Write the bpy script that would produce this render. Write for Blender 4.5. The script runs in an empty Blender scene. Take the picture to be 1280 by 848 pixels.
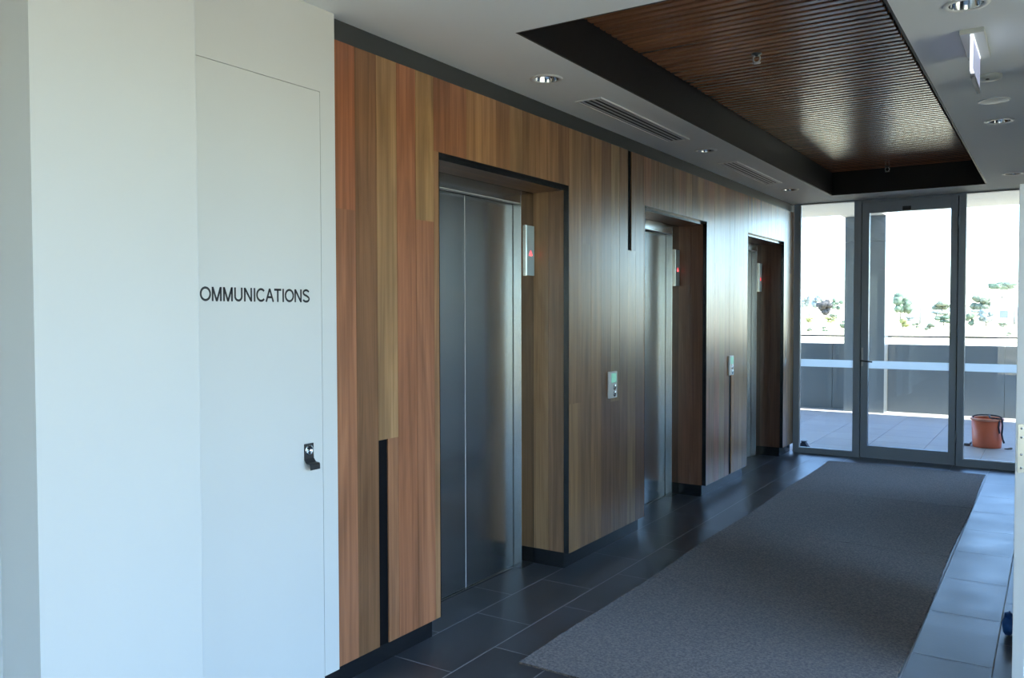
import bpy, bmesh, math, random
from mathutils import Matrix, Vector

random.seed(11)
S = bpy.context.scene
COL = S.collection

# ------------------------------------------------------------------ camera, sky, sun, daylight, exposure
cam_data = bpy.data.cameras.new('camera')
cam = bpy.data.objects.new('camera', cam_data)
COL.objects.link(cam)
S.camera = cam
cam_data.sensor_fit = 'HORIZONTAL'
cam_data.sensor_width = 36.0
cam_data.lens = 36.0 * 1049.67 / 1280.0
cam_data.clip_start = 0.05
cam_data.clip_end = 3000.0
YAW, PITCH, ROLL = 0.575471, -0.030437, -0.002161
fw = Vector((-math.sin(YAW) * math.cos(PITCH), math.cos(YAW) * math.cos(PITCH), math.sin(PITCH)))
rt = Vector((math.cos(YAW), math.sin(YAW), 0.0))
up = rt.cross(fw)
r2 = rt * math.cos(ROLL) + up * math.sin(ROLL)
u2 = up * math.cos(ROLL) - rt * math.sin(ROLL)
cam.matrix_world = Matrix(((r2.x, u2.x, -fw.x, 2.5), (r2.y, u2.y, -fw.y, 0.0), (r2.z, u2.z, -fw.z, 1.58), (0, 0, 0, 1)))

SUN_DIR = Vector((-0.75, 0.03, -1.0)).normalized()      # the way the sunlight travels
world = bpy.data.worlds.new('sky')
S.world = world
world.use_nodes = True
wn = world.node_tree.nodes
wl = world.node_tree.links
bg = wn['Background']
sky = wn.new('ShaderNodeTexSky')
sky.sky_type = 'NISHITA'
sky.sun_disc = False
sky.sun_elevation = math.asin(-SUN_DIR.z)
sky.sun_rotation = math.atan2(-SUN_DIR.x, -SUN_DIR.y)
sky.air_density = 1.0
sky.dust_density = 0.4
sky.ozone_density = 2.0
tint = wn.new('ShaderNodeVectorMath')                   # the photograph's cool daylight balance
tint.operation = 'MULTIPLY'
tint.inputs[1].default_value = (0.87, 1.0, 1.15)
wl.new(sky.outputs['Color'], tint.inputs[0])
wl.new(tint.outputs['Vector'], bg.inputs['Color'])
bg.inputs['Strength'].default_value = 0.35

sun_data = bpy.data.lights.new('sun', 'SUN')
sun_data.energy = 5.5
sun_data.angle = 0.009
sun_data.color = (1.0, 0.95, 0.86)
sun = bpy.data.objects.new('sun', sun_data)
COL.objects.link(sun)
sun.rotation_euler = SUN_DIR.to_track_quat('-Z', 'Y').to_euler()
sun.location = (20, 0, 30)


def portal(name, loc, sx, sy, direction):
    """a light portal in a window opening: it only guides the sky's own light through the glass"""
    d = bpy.data.lights.new(name, 'AREA')
    d.shape = 'RECTANGLE'
    d.size, d.size_y = sx, sy
    d.cycles.is_portal = True
    o = bpy.data.objects.new(name, d)
    COL.objects.link(o)
    o.location = loc
    o.rotation_euler = Vector(direction).to_track_quat('-Z', 'Z').to_euler()
    return o


portal('daylight_portal_entrance', (1.21, 9.83, 1.4), 2.5, 2.8, (0, -1, 0))
portal('daylight_portal_side', (4.62, 1.0, 1.4), 7.2, 2.7, (-1, 0, 0))
portal('daylight_portal_back', (2.9, -4.98, 1.4), 3.3, 2.7, (0, 1, 0))
portal('daylight_portal_corridor', (2.62, 8.85, 1.4), 1.5, 2.7, (-1, 0, 0))

S.view_settings.view_transform = 'Standard'
S.view_settings.look = 'None'
S.view_settings.gamma = 1.0
S.view_settings.exposure = 1.95
S.view_settings.use_curve_mapping = False
S.cycles.use_denoising = True
S.cycles.max_bounces = 10
S.cycles.diffuse_bounces = 6
S.cycles.glossy_bounces = 5
S.cycles.transparent_max_bounces = 16
S.cycles.caustics_reflective = False
S.cycles.caustics_refractive = False
S.cycles.sample_clamp_indirect = 8.0


# ------------------------------------------------------------------ materials
def lin(c):
    return tuple((v / 255.0 / 12.92) if v / 255.0 <= 0.04045 else ((v / 255.0 + 0.055) / 1.055) ** 2.4 for v in c[:3])


class NT:
    def __init__(self, name):
        self.m = bpy.data.materials.new(name)
        self.m.use_nodes = True
        self.t = self.m.node_tree
        self.b = self.t.nodes['Principled BSDF']

    def n(self, kind, **kw):
        o = self.t.nodes.new(kind)
        for k, v in kw.items():
            setattr(o, k, v)
        return o

    def l(self, a, b):
        self.t.links.new(a, b)


def plain(name, rgb, rough=0.5, metal=0.0, spec=0.5, var=0.0, scale=8.0, bump=0.0, coat=0.0):
    """one colour with faint procedural mottling"""
    q = NT(name)
    b = q.b
    b.inputs['Roughness'].default_value = rough
    b.inputs['Metallic'].default_value = metal
    b.inputs['Specular IOR Level'].default_value = spec
    b.inputs['Coat Weight'].default_value = coat
    tc = q.n('ShaderNodeTexCoord')
    nz = q.n('ShaderNodeTexNoise')
    nz.inputs['Scale'].default_value = scale
    nz.inputs['Detail'].default_value = 5
    q.l(tc.outputs['Object'], nz.inputs['Vector'])
    mp = q.n('ShaderNodeMapRange')
    mp.inputs['To Min'].default_value = 1.0 - var
    mp.inputs['To Max'].default_value = 1.0 + var
    q.l(nz.outputs['Fac'], mp.inputs['Value'])
    mx = q.n('ShaderNodeVectorMath', operation='SCALE')
    mx.inputs[0].default_value = rgb
    q.l(mp.outputs['Result'], mx.inputs['Scale'])
    q.l(mx.outputs['Vector'], b.inputs['Base Color'])
    if bump:
        bp = q.n('ShaderNodeBump')
        bp.inputs['Strength'].default_value = bump
        bp.inputs['Distance'].default_value = 0.002
        q.l(nz.outputs['Fac'], bp.inputs['Height'])
        q.l(bp.outputs['Normal'], b.inputs['Normal'])
    return q.m


def wood(name, axis='Z', rough=0.34, coat=0.15):
    """grain along an axis, tinted by each board's own colour"""
    q = NT(name)
    b = q.b
    oi = q.n('ShaderNodeObjectInfo')
    tc = q.n('ShaderNodeTexCoord')
    off = q.n('ShaderNodeVectorMath', operation='SCALE')
    off.inputs[0].default_value = (37.0, 53.0, 71.0)
    q.l(oi.outputs['Random'], off.inputs['Scale'])
    add = q.n('ShaderNodeVectorMath', operation='ADD')
    q.l(tc.outputs['Object'], add.inputs[0])
    q.l(off.outputs['Vector'], add.inputs[1])
    s1 = {'X': (0.8, 26, 26), 'Y': (26, 0.8, 26), 'Z': (26, 26, 0.8)}[axis]
    s2 = {'X': (2.5, 150, 150), 'Y': (150, 2.5, 150), 'Z': (150, 150, 2.5)}[axis]
    s3 = {'X': (0.7, 6, 6), 'Y': (6, 0.7, 6), 'Z': (6, 6, 0.7)}[axis]
    fac = []
    for s, dis in ((s1, 1.2), (s2, 0.3), (s3, 2.0)):
        v = q.n('ShaderNodeVectorMath', operation='MULTIPLY')
        v.inputs[1].default_value = s
        q.l(add.outputs['Vector'], v.inputs[0])
        nz = q.n('ShaderNodeTexNoise')
        nz.inputs['Scale'].default_value = 1.0
        nz.inputs['Detail'].default_value = 4
        nz.inputs['Distortion'].default_value = dis
        q.l(v.outputs['Vector'], nz.inputs['Vector'])
        fac.append(nz.outputs['Fac'])
    m1 = q.n('ShaderNodeMapRange'); m1.inputs['From Min'].default_value = 0.3; m1.inputs['From Max'].default_value = 0.7
    m1.inputs['To Min'].default_value = 0.78; m1.inputs['To Max'].default_value = 1.18
    q.l(fac[0], m1.inputs['Value'])
    m2 = q.n('ShaderNodeMapRange'); m2.inputs['From Min'].default_value = 0.3; m2.inputs['From Max'].default_value = 0.7
    m2.inputs['To Min'].default_value = 0.9; m2.inputs['To Max'].default_value = 1.08
    q.l(fac[1], m2.inputs['Value'])
    m3 = q.n('ShaderNodeMapRange'); m3.inputs['From Min'].default_value = 0.3; m3.inputs['From Max'].default_value = 0.7
    m3.inputs['To Min'].default_value = 0.78; m3.inputs['To Max'].default_value = 1.16
    q.l(fac[2], m3.inputs['Value'])
    k1 = q.n('ShaderNodeMath', operation='MULTIPLY'); q.l(m1.outputs[0], k1.inputs[0]); q.l(m2.outputs[0], k1.inputs[1])
    k2 = q.n('ShaderNodeMath', operation='MULTIPLY'); q.l(k1.outputs[0], k2.inputs[0]); q.l(m3.outputs[0], k2.inputs[1])
    sc = q.n('ShaderNodeVectorMath', operation='SCALE')
    q.l(oi.outputs['Color'], sc.inputs[0]); q.l(k2.outputs[0], sc.inputs['Scale'])
    q.l(sc.outputs['Vector'], b.inputs['Base Color'])
    b.inputs['Roughness'].default_value = rough
    b.inputs['Coat Weight'].default_value = coat
    b.inputs['Coat Roughness'].default_value = 0.25
    bp = q.n('ShaderNodeBump')
    bp.inputs['Strength'].default_value = 0.08
    bp.inputs['Distance'].default_value = 0.001
    q.l(fac[1], bp.inputs['Height'])
    q.l(bp.outputs['Normal'], b.inputs['Normal'])
    return q.m


def brushed(name, rgb, rough, aniso=0.0, streak=0.05):
    q = NT(name)
    b = q.b
    tc = q.n('ShaderNodeTexCoord')
    v = q.n('ShaderNodeVectorMath', operation='MULTIPLY')
    v.inputs[1].default_value = (400, 400, 1.5)
    q.l(tc.outputs['Object'], v.inputs[0])
    nz = q.n('ShaderNodeTexNoise')
    nz.inputs['Scale'].default_value = 1.0
    nz.inputs['Detail'].default_value = 2
    q.l(v.outputs['Vector'], nz.inputs['Vector'])
    mr = q.n('ShaderNodeMapRange')
    mr.inputs['To Min'].default_value = rough - streak
    mr.inputs['To Max'].default_value = rough + streak
    q.l(nz.outputs['Fac'], mr.inputs['Value'])
    q.l(mr.outputs[0], b.inputs['Roughness'])
    b.inputs['Base Color'].default_value = (*rgb, 1)
    b.inputs['Metallic'].default_value = 1.0
    if aniso:
        b.inputs['Anisotropic'].default_value = aniso
        tg = q.n('ShaderNodeTangent', direction_type='RADIAL', axis='Z')
        q.l(tg.outputs['Tangent'], b.inputs['Tangent'])
    return q.m


def glass(name, tint=(0.93, 0.96, 0.96), refl=1.0):
    """thin architectural pane: clear, with a mirror reflection that follows Fresnel"""
    q = NT(name)
    q.t.nodes.remove(q.b)
    out = q.t.nodes['Material Output']
    tr = q.n('ShaderNodeBsdfTransparent'); tr.inputs['Color'].default_value = (*tint, 1)
    gl = q.n('ShaderNodeBsdfGlossy'); gl.inputs['Roughness'].default_value = 0.0
    fr = q.n('ShaderNodeFresnel'); fr.inputs['IOR'].default_value = 1.45
    mu = q.n('ShaderNodeMath', operation='MULTIPLY'); mu.inputs[1].default_value = refl
    q.l(fr.outputs['Fac'], mu.inputs[0])
    mx = q.n('ShaderNodeMixShader')
    q.l(mu.outputs[0], mx.inputs['Fac']); q.l(tr.outputs[0], mx.inputs[1]); q.l(gl.outputs[0], mx.inputs[2])
    q.l(mx.outputs[0], out.inputs['Surface'])
    return q.m


def film(name, rgb):
    """frosted film: lets daylight through diffusely"""
    q = NT(name)
    q.t.nodes.remove(q.b)
    out = q.t.nodes['Material Output']
    d = q.n('ShaderNodeBsdfDiffuse'); d.inputs['Color'].default_value = (*rgb, 1)
    t = q.n('ShaderNodeBsdfTranslucent'); t.inputs['Color'].default_value = (*rgb, 1)
    mx = q.n('ShaderNodeMixShader'); mx.inputs['Fac'].default_value = 0.93
    q.l(d.outputs[0], mx.inputs[1]); q.l(t.outputs[0], mx.inputs[2])
    q.l(mx.outputs[0], out.inputs['Surface'])
    return q.m


def emissive(name, rgb, strength, base=(0.02, 0.02, 0.02)):
    q = NT(name)
    q.b.inputs['Base Color'].default_value = (*base, 1)
    q.b.inputs['Emission Color'].default_value = (*rgb, 1)
    q.b.inputs['Emission Strength'].default_value = strength
    return q.m


def tile_mat(name, rgb, rough=0.36, var=0.3, each=0.15):
    q = NT(name)
    b = q.b
    oi = q.n('ShaderNodeObjectInfo')
    geo = q.n('ShaderNodeNewGeometry')
    n1 = q.n('ShaderNodeTexNoise'); n1.inputs['Scale'].default_value = 3.0; n1.inputs['Detail'].default_value = 8
    n2 = q.n('ShaderNodeTexNoise'); n2.inputs['Scale'].default_value = 60.0; n2.inputs['Detail'].default_value = 3
    q.l(geo.outputs['Position'], n1.inputs['Vector']); q.l(geo.outputs['Position'], n2.inputs['Vector'])
    m0 = q.n('ShaderNodeMapRange'); m0.inputs['To Min'].default_value = 1 - each; m0.inputs['To Max'].default_value = 1 + each
    q.l(oi.outputs['Random'], m0.inputs['Value'])
    m1 = q.n('ShaderNodeMapRange'); m1.inputs['From Min'].default_value = 0.3; m1.inputs['From Max'].default_value = 0.7
    m1.inputs['To Min'].default_value = 1 - var; m1.inputs['To Max'].default_value = 1 + var
    q.l(n1.outputs['Fac'], m1.inputs['Value'])
    k = q.n('ShaderNodeMath', operation='MULTIPLY'); q.l(m0.outputs[0], k.inputs[0]); q.l(m1.outputs[0], k.inputs[1])
    sc = q.n('ShaderNodeVectorMath', operation='SCALE'); sc.inputs[0].default_value = rgb
    q.l(k.outputs[0], sc.inputs['Scale']); q.l(sc.outputs['Vector'], b.inputs['Base Color'])
    mr = q.n('ShaderNodeMapRange'); mr.inputs['To Min'].default_value = rough - 0.1; mr.inputs['To Max'].default_value = rough + 0.12
    q.l(n1.outputs['Fac'], mr.inputs['Value']); q.l(mr.outputs[0], b.inputs['Roughness'])
    bp = q.n('ShaderNodeBump'); bp.inputs['Strength'].default_value = 0.12; bp.inputs['Distance'].default_value = 0.002
    q.l(n2.outputs['Fac'], bp.inputs['Height']); q.l(bp.outputs['Normal'], b.inputs['Normal'])
    return q.m


def carpet_mat(name):
    q = NT(name)
    b = q.b
    tc = q.n('ShaderNodeTexCoord')
    n1 = q.n('ShaderNodeTexNoise'); n1.inputs['Scale'].default_value = 260.0; n1.inputs['Detail'].default_value = 2
    n2 = q.n('ShaderNodeTexNoise'); n2.inputs['Scale'].default_value = 80.0; n2.inputs['Detail'].default_value = 4
    n3 = q.n('ShaderNodeTexNoise'); n3.inputs['Scale'].default_value = 1.3; n3.inputs['Detail'].default_value = 4
    for n in (n1, n2, n3):
        q.l(tc.outputs['Object'], n.inputs['Vector'])
    ad = q.n('ShaderNodeMath', operation='MULTIPLY_ADD'); ad.inputs[1].default_value = 0.6
    q.l(n2.outputs['Fac'], ad.inputs[0])
    h = q.n('ShaderNodeMath', operation='MULTIPLY'); h.inputs[1].default_value = 0.4
    q.l(n1.outputs['Fac'], h.inputs[0]); q.l(h.outputs[0], ad.inputs[2])
    cr = q.n('ShaderNodeValToRGB')
    cr.color_ramp.elements[0].position = 0.40; cr.color_ramp.elements[0].color = (*lin((60, 52, 48)), 1)
    cr.color_ramp.elements[1].position = 0.62; cr.color_ramp.elements[1].color = (*lin((126, 111, 101)), 1)
    q.l(ad.outputs[0], cr.inputs['Fac'])
    mr = q.n('ShaderNodeMapRange'); mr.inputs['To Min'].default_value = 0.85; mr.inputs['To Max'].default_value = 1.15
    q.l(n3.outputs['Fac'], mr.inputs['Value'])
    sc = q.n('ShaderNodeVectorMath', operation='SCALE'); q.l(cr.outputs['Color'], sc.inputs[0]); q.l(mr.outputs[0], sc.inputs['Scale'])
    q.l(sc.outputs['Vector'], b.inputs['Base Color'])
    b.inputs['Roughness'].default_value = 0.95
    b.inputs['Specular IOR Level'].default_value = 0.1
    b.inputs['Sheen Weight'].default_value = 0.3
    bp = q.n('ShaderNodeBump'); bp.inputs['Strength'].default_value = 0.6; bp.inputs['Distance'].default_value = 0.003
    q.l(ad.outputs[0], bp.inputs['Height']); q.l(bp.outputs['Normal'], b.inputs['Normal'])
    return q.m


def ground_mat(name):
    q = NT(name)
    b = q.b
    tc = q.n('ShaderNodeTexCoord')
    n1 = q.n('ShaderNodeTexNoise'); n1.inputs['Scale'].default_value = 0.12; n1.inputs['Detail'].default_value = 8
    q.l(tc.outputs['Object'], n1.inputs['Vector'])
    cr = q.n('ShaderNodeValToRGB')
    cr.color_ramp.elements[0].position = 0.38; cr.color_ramp.elements[0].color = (0.30, 0.27, 0.15, 1)
    cr.color_ramp.elements[1].position = 0.52; cr.color_ramp.elements[1].color = (0.60, 0.50, 0.33, 1)
    q.l(n1.outputs['Fac'], cr.inputs['Fac'])
    q.l(cr.outputs['Color'], b.inputs['Base Color'])
    b.inputs['Roughness'].default_value = 1.0
    b.inputs['Specular IOR Level'].default_value = 0.0
    return q.m


def leaf_mat(name, rgb):
    q = NT(name)
    b = q.b
    tc = q.n('ShaderNodeTexCoord')
    n1 = q.n('ShaderNodeTexNoise'); n1.inputs['Scale'].default_value = 2.2; n1.inputs['Detail'].default_value = 4
    q.l(tc.outputs['Object'], n1.inputs['Vector'])
    mr = q.n('ShaderNodeMapRange'); mr.inputs['From Min'].default_value = 0.3; mr.inputs['From Max'].default_value = 0.7
    mr.inputs['To Min'].default_value = 0.6; mr.inputs['To Max'].default_value = 1.4
    q.l(n1.outputs['Fac'], mr.inputs['Value'])
    sc = q.n('ShaderNodeVectorMath', operation='SCALE'); sc.inputs[0].default_value = rgb
    q.l(mr.outputs[0], sc.inputs['Scale']); q.l(sc.outputs['Vector'], b.inputs['Base Color'])
    b.inputs['Roughness'].default_value = 0.8
    b.inputs['Specular IOR Level'].default_value = 0.2
    return q.m


M = dict(
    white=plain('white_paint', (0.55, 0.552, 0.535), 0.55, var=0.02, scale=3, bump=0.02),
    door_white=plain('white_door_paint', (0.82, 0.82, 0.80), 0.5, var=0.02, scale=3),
    ceiling=plain('ceiling_paint', (0.83, 0.86, 0.885), 0.7, var=0.015, scale=3),
    right=plain('corridor_wall_paint', (0.78, 0.79, 0.79), 0.5, var=0.02, scale=3),
    black=plain('black_backing', (0.004, 0.004, 0.005), 0.7, spec=0.08, var=0.1),
    gloss_black=plain('black_gloss_metal', (0.012, 0.013, 0.015), 0.18, var=0.1, spec=0.6),
    strip=plain('charcoal_bulkhead_paint', (0.030, 0.033, 0.034), 0.55, var=0.05),
    tray=plain('black_tray_paint', (0.007, 0.007, 0.008), 0.5, spec=0.3, var=0.05),
    kick=plain('black_kick_laminate', (0.010, 0.011, 0.013), 0.22, var=0.1),
    wood=wood('spotted_timber_upright', 'Z', 0.27, 0.35),
    wood_y=wood('spotted_timber_soffit', 'Y', 0.34, 0.12),
    slat=wood('varnished_slat_timber', 'X', 0.20, 0.5),
    steel=brushed('brushed_steel_door', (0.68, 0.73, 0.75), 0.20, 0.5, 0.006),
    steel_frame=brushed('satin_steel_frame', (0.55, 0.56, 0.55), 0.22, 0.6, 0.006),
    mirror=brushed('polished_steel_panel', (0.50, 0.47, 0.43), 0.09, 0.0, 0.02),
    bright=brushed('bright_steel_edge', (0.85, 0.86, 0.86), 0.12),
    groove=plain('door_seam_black', (0.02, 0.02, 0.022), 0.5),
    ali=plain('grey_powdercoat', lin((148, 160, 174)), 0.38, 0.1, var=0.03, scale=30),
    ali_light=plain('pale_glazing_bead', (0.62, 0.66, 0.70), 0.3, 0.3, var=0.02),
    glass=glass('clear_glazing'),
    frost=film('frosted_film', (0.97, 0.98, 0.985)),
    tile=tile_mat('charcoal_stone_tile', lin((72, 75, 80)), 0.34),
    grout=plain('grey_grout', lin((160, 163, 165)), 0.8, var=0.1, scale=40),
    carpet=carpet_mat('grey_brown_carpet'),
    paver=tile_mat('pale_terrace_paver', (0.34, 0.34, 0.34), 0.6, 0.08, 0.05),
    paver_joint=plain('terrace_joint', (0.14, 0.14, 0.14), 0.9, var=0.1),
    parapet=plain('grey_parapet_panel', lin((102, 112, 120)), 0.42, var=0.04, scale=2),
    rail=plain('dark_rail', lin((38, 42, 46)), 0.5, 0.0),
    column=plain('aluminium_cladding', lin((120, 128, 134)), 0.3, 0.35, var=0.04, scale=1.2),
    concrete=plain('pale_soffit_paint', (0.72, 0.71, 0.68), 0.8, var=0.03),
    chrome=brushed('chrome_reflector', (0.50, 0.52, 0.54), 0.10),
    lamp=plain('unlit_lamp_glass', (0.6, 0.6, 0.58), 0.2),
    ring=plain('white_trim_ring', (0.75, 0.76, 0.76), 0.35, var=0.01),
    plastic=plain('white_plastic', (0.52, 0.54, 0.51), 0.4, var=0.01),
    dark=plain('dark_plastic', (0.02, 0.021, 0.024), 0.4, var=0.05),
    vent=plain('vent_enamel', (0.55, 0.56, 0.56), 0.4, 0.2, var=0.01),
    indicator=plain('pale_indicator_face', lin((172, 190, 194)), 0.3, 0.0, var=0.01),
    red=emissive('red_indicator', (1.0, 0.07, 0.08), 0.9, (0.2, 0.02, 0.02)),
    green=emissive('green_display', (0.25, 0.75, 0.55), 0.12, (0.2, 0.4, 0.35)),
    led=emissive('exit_led_edge', (0.80, 0.86, 1.0), 0.45, (0.8, 0.8, 0.8)),
    orange=plain('orange_plastic', (0.62, 0.13, 0.055), 0.45, var=0.12, scale=9),
    orange_light=plain('worn_orange_rim', (0.70, 0.28, 0.18), 0.5, var=0.15, scale=20),
    rope=plain('navy_webbing', (0.015, 0.02, 0.04), 0.7, var=0.1),
    toolgrey=plain('dull_tool_metal', (0.10, 0.10, 0.10), 0.4, 0.6),
    blue=plain('blue_cloth', (0.012, 0.10, 0.36), 0.7, var=0.3, scale=30, bump=0.5),
    text=plain('black_vinyl', (0.008, 0.008, 0.010), 0.4),
    lock=brushed('lock_plate_steel', (0.60, 0.57, 0.50), 0.3),
    sand=ground_mat('pale_sandy_ground'),
    slab=plain('slab_concrete', (0.30, 0.30, 0.30), 0.9, var=0.05),
    dimslab=plain('lobby_floor_slab', (0.31, 0.31, 0.30), 0.5, var=0.05),
    bark=plain('grey_bark', (0.12, 0.10, 0.08), 0.9, var=0.2),
    pole=plain('weathered_pole', (0.22, 0.21, 0.20), 0.9, var=0.1),
    house=plain('pale_render', (0.62, 0.64, 0.60), 0.9, var=0.03),
    roofblue=plain('pale_blue_roofing', (0.50, 0.62, 0.68), 0.6, var=0.03),
)


# ------------------------------------------------------------------ mesh helpers (all coordinates are world metres)
def wloc(o):
    v = Vector((0, 0, 0))
    while o:
        v += o.location
        o = o.parent
    return v


class MB:
    def __init__(self):
        self.v = []
        self.f = []
        self.sm = []

    def add(self, vs, fs, smooth=False):
        k = len(self.v)
        self.v += [tuple(p) for p in vs]
        self.f += [tuple(i + k for i in f) for f in fs]
        self.sm += [smooth] * len(fs)
        return self

    def box(self, x0, x1, y0, y1, z0, z1):
        return self.add([(x, y, z) for x in (x0, x1) for y in (y0, y1) for z in (z0, z1)],
                        [(0, 1, 3, 2), (4, 6, 7, 5), (0, 4, 5, 1), (2, 3, 7, 6), (0, 2, 6, 4), (1, 5, 7, 3)])

    def bevbox(self, x0, x1, y0, y1, z0, z1, b):
        bm = bmesh.new()
        vs = [bm.verts.new((x, y, z)) for x in (x0, x1) for y in (y0, y1) for z in (z0, z1)]
        for f in [(0, 1, 3, 2), (4, 6, 7, 5), (0, 4, 5, 1), (2, 3, 7, 6), (0, 2, 6, 4), (1, 5, 7, 3)]:
            bm.faces.new([vs[i] for i in f])
        bmesh.ops.bevel(bm, geom=list(bm.edges), offset=b, segments=1, affect='EDGES')
        bm.verts.index_update()
        self.add([v.co for v in bm.verts], [[v.index for v in f.verts] for f in bm.faces])
        bm.free()
        return self

    def prism(self, poly, axis, a, b):
        """polygon in the plane across an axis (X: yz, Y: xz, Z: xy), extruded a to b"""
        def P(p, t):
            return {'X': (t, p[0], p[1]), 'Y': (p[0], t, p[1]), 'Z': (p[0], p[1], t)}[axis]
        n = len(poly)
        vs = [P(p, a) for p in poly] + [P(p, b) for p in poly]
        fs = [tuple(range(n - 1, -1, -1)), tuple(range(n, 2 * n))] + [(i, (i + 1) % n, n + (i + 1) % n, n + i) for i in range(n)]
        return self.add(vs, fs)

    def lathe(self, c, prof, n=28, axis='Z', cap0=False, cap1=False, smooth=True, sx=1.0):
        """profile of (radius, offset along axis)"""
        vs, fs = [], []
        for r, h in prof:
            for i in range(n):
                a = 2 * math.pi * i / n
                p, q = r * math.cos(a) * sx, r * math.sin(a)
                d = {'Z': (p, q, h), 'X': (h, p, q), 'Y': (p, h, q)}[axis]
                vs.append((c[0] + d[0], c[1] + d[1], c[2] + d[2]))
        for k in range(len(prof) - 1):
            for i in range(n):
                j = (i + 1) % n
                fs.append((k * n + i, k * n + j, (k + 1) * n + j, (k + 1) * n + i))
        if cap0:
            fs.append(tuple(range(n - 1, -1, -1)))
        if cap1:
            fs.append(tuple(range((len(prof) - 1) * n, len(prof) * n)))
        return self.add(vs, fs, smooth)

    def tube(self, path, r, n=8, flat=None):
        vs, fs = [], []
        pts = [Vector(p) for p in path]
        prev = None
        for i, p in enumerate(pts):
            d = (pts[min(i + 1, len(pts) - 1)] - pts[max(i - 1, 0)]).normalized()
            ref = prev if prev is not None else (Vector((0, 0, 1)) if abs(d.z) < 0.9 else Vector((1, 0, 0)))
            s = d.cross(ref).normalized()
            t = s.cross(d).normalized()
            prev = t
            rr = r[i] if isinstance(r, (list, tuple)) else r
            for k in range(n):
                a = 2 * math.pi * k / n
                vs.append(p + s * math.cos(a) * rr + t * math.sin(a) * rr * (flat or 1.0))
        for i in range(len(pts) - 1):
            for k in range(n):
                j = (k + 1) % n
                fs.append((i * n + k, i * n + j, (i + 1) * n + j, (i + 1) * n + k))
        fs.append(tuple(range(n - 1, -1, -1)))
        fs.append(tuple(range((len(pts) - 1) * n, len(pts) * n)))
        return self.add(vs, fs, True)

    def blob(self, c, r, sub=2, noise=0.2, seed=0):
        bm = bmesh.new()
        bmesh.ops.create_icosphere(bm, subdivisions=sub, radius=1.0)
        rnd = random.Random(seed)
        ph = [rnd.uniform(0, 6) for _ in range(6)]
        vs = []
        for v in bm.verts:
            k = 1 + noise * (math.sin(v.co.x * 4 + ph[0]) * math.sin(v.co.y * 5 + ph[1]) + 0.6 * math.sin(v.co.z * 6 + ph[2]) * math.sin(v.co.x * 7 + ph[3]))
            vs.append((c[0] + v.co.x * r[0] * k, c[1] + v.co.y * r[1] * k, c[2] + v.co.z * r[2] * k))
        bm.verts.index_update()
        self.add(vs, [[v.index for v in f.verts] for f in bm.faces], True)
        bm.free()
        return self

    def build(self, name, mat, parent=None, color=None, loc=None):
        """ONE mesh object; loc = where its origin goes (default: its parent's origin)"""
        o0 = Vector(loc) if loc is not None else (wloc(parent) if parent else Vector((0, 0, 0)))
        me = bpy.data.meshes.new(name)
        me.from_pydata([tuple(Vector(p) - o0) for p in self.v], [], self.f)
        bm = bmesh.new()
        bm.from_mesh(me)
        bmesh.ops.recalc_face_normals(bm, faces=bm.faces)
        bm.to_mesh(me)
        bm.free()
        for p, s in zip(me.polygons, self.sm):
            p.use_smooth = s
        if mat:
            me.materials.append(mat)
        o = bpy.data.objects.new(name, me)
        COL.objects.link(o)
        if parent:
            o.parent = parent
            o.location = o0 - wloc(parent)
        else:
            o.location = o0
        if color:
            o.color = (*color, 1)
        return o


def tag(o, label, cat, group=None, kind=None):
    o['label'] = label
    o['category'] = cat
    if group:
        o['group'] = group
    if kind:
        o['kind'] = kind
    return o


def thing(name, loc, label, cat, group=None, kind=None):
    o = bpy.data.objects.new(name, None)
    o.empty_display_size = 0.1
    COL.objects.link(o)
    o.location = loc
    return tag(o, label, cat, group, kind)


def copy_tree(o, parent=None):
    c = o.copy()
    COL.objects.link(c)
    if parent:
        c.parent = parent
    for ch in list(o.children):
        copy_tree(ch, c)
    return c


# ------------------------------------------------------------------ dimensions
CEIL = 2.80
END = 9.75                      # glazed end wall
PITCH_Y = 2.405                 # lift spacing
OP = [(3.21 + PITCH_Y * k, 4.49 + PITCH_Y * k) for k in range(3)]
OPTOP, SOF, ZB, ZT = 2.355, 2.330, 0.10, 2.705
RWALL = 2.42

# ------------------------------------------------------------------ floor
floor = MB().box(-0.4, RWALL + 0.03, -0.25, END + 0.1, -0.2, -0.0004).build('floor', M['grout'], loc=(0, 0, 0))
tag(floor, 'charcoal stone tile floor of the lift lobby in staggered rows', 'floor', kind='structure')
proto = None
TW, TL = 0.333, 0.663
for i in range(-1, 8):
    x0 = -0.045 + TW * i
    sh = 3.917 if i % 2 else 3.58
    ks = range(-7, 10)
    for k in ks:
        y0 = sh + TL * k
        y1 = y0 + TL
        if y1 < -0.1 or y0 > END - 0.02:
            continue
        ex1 = min(x0 + TW, RWALL)
        full = y1 <= END and x0 + TW <= RWALL + 0.01
        if full and proto is not None:
            t = proto.copy()
            COL.objects.link(t)
            t.location = (x0 + TW / 2, y0 + TL / 2, 0)
        else:
            yy1 = min(y1, END)
            c = ((x0 + ex1) / 2, (y0 + yy1) / 2, 0)
            t = MB().bevbox(x0 + 0.0028, ex1 - 0.0028, y0 + 0.0028, yy1 - 0.0028, -0.012, 0.0, 0.0004).build('tile', M['tile'], floor, loc=c)
            if full:
                proto = t
lobby_floor = MB().box(RWALL + 0.03, 4.8, -0.25, 6.6, -0.2, 0.0).box(-0.4, 4.8, -5.1, -0.25, -0.2, 0.0).build('floor_lobby', M['dimslab'])  # unseen floor made pale to bounce daylight onto the ceiling
tag(lobby_floor, 'plain pale floor of the wider lobby behind the photographer', 'floor', kind='structure')

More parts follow.
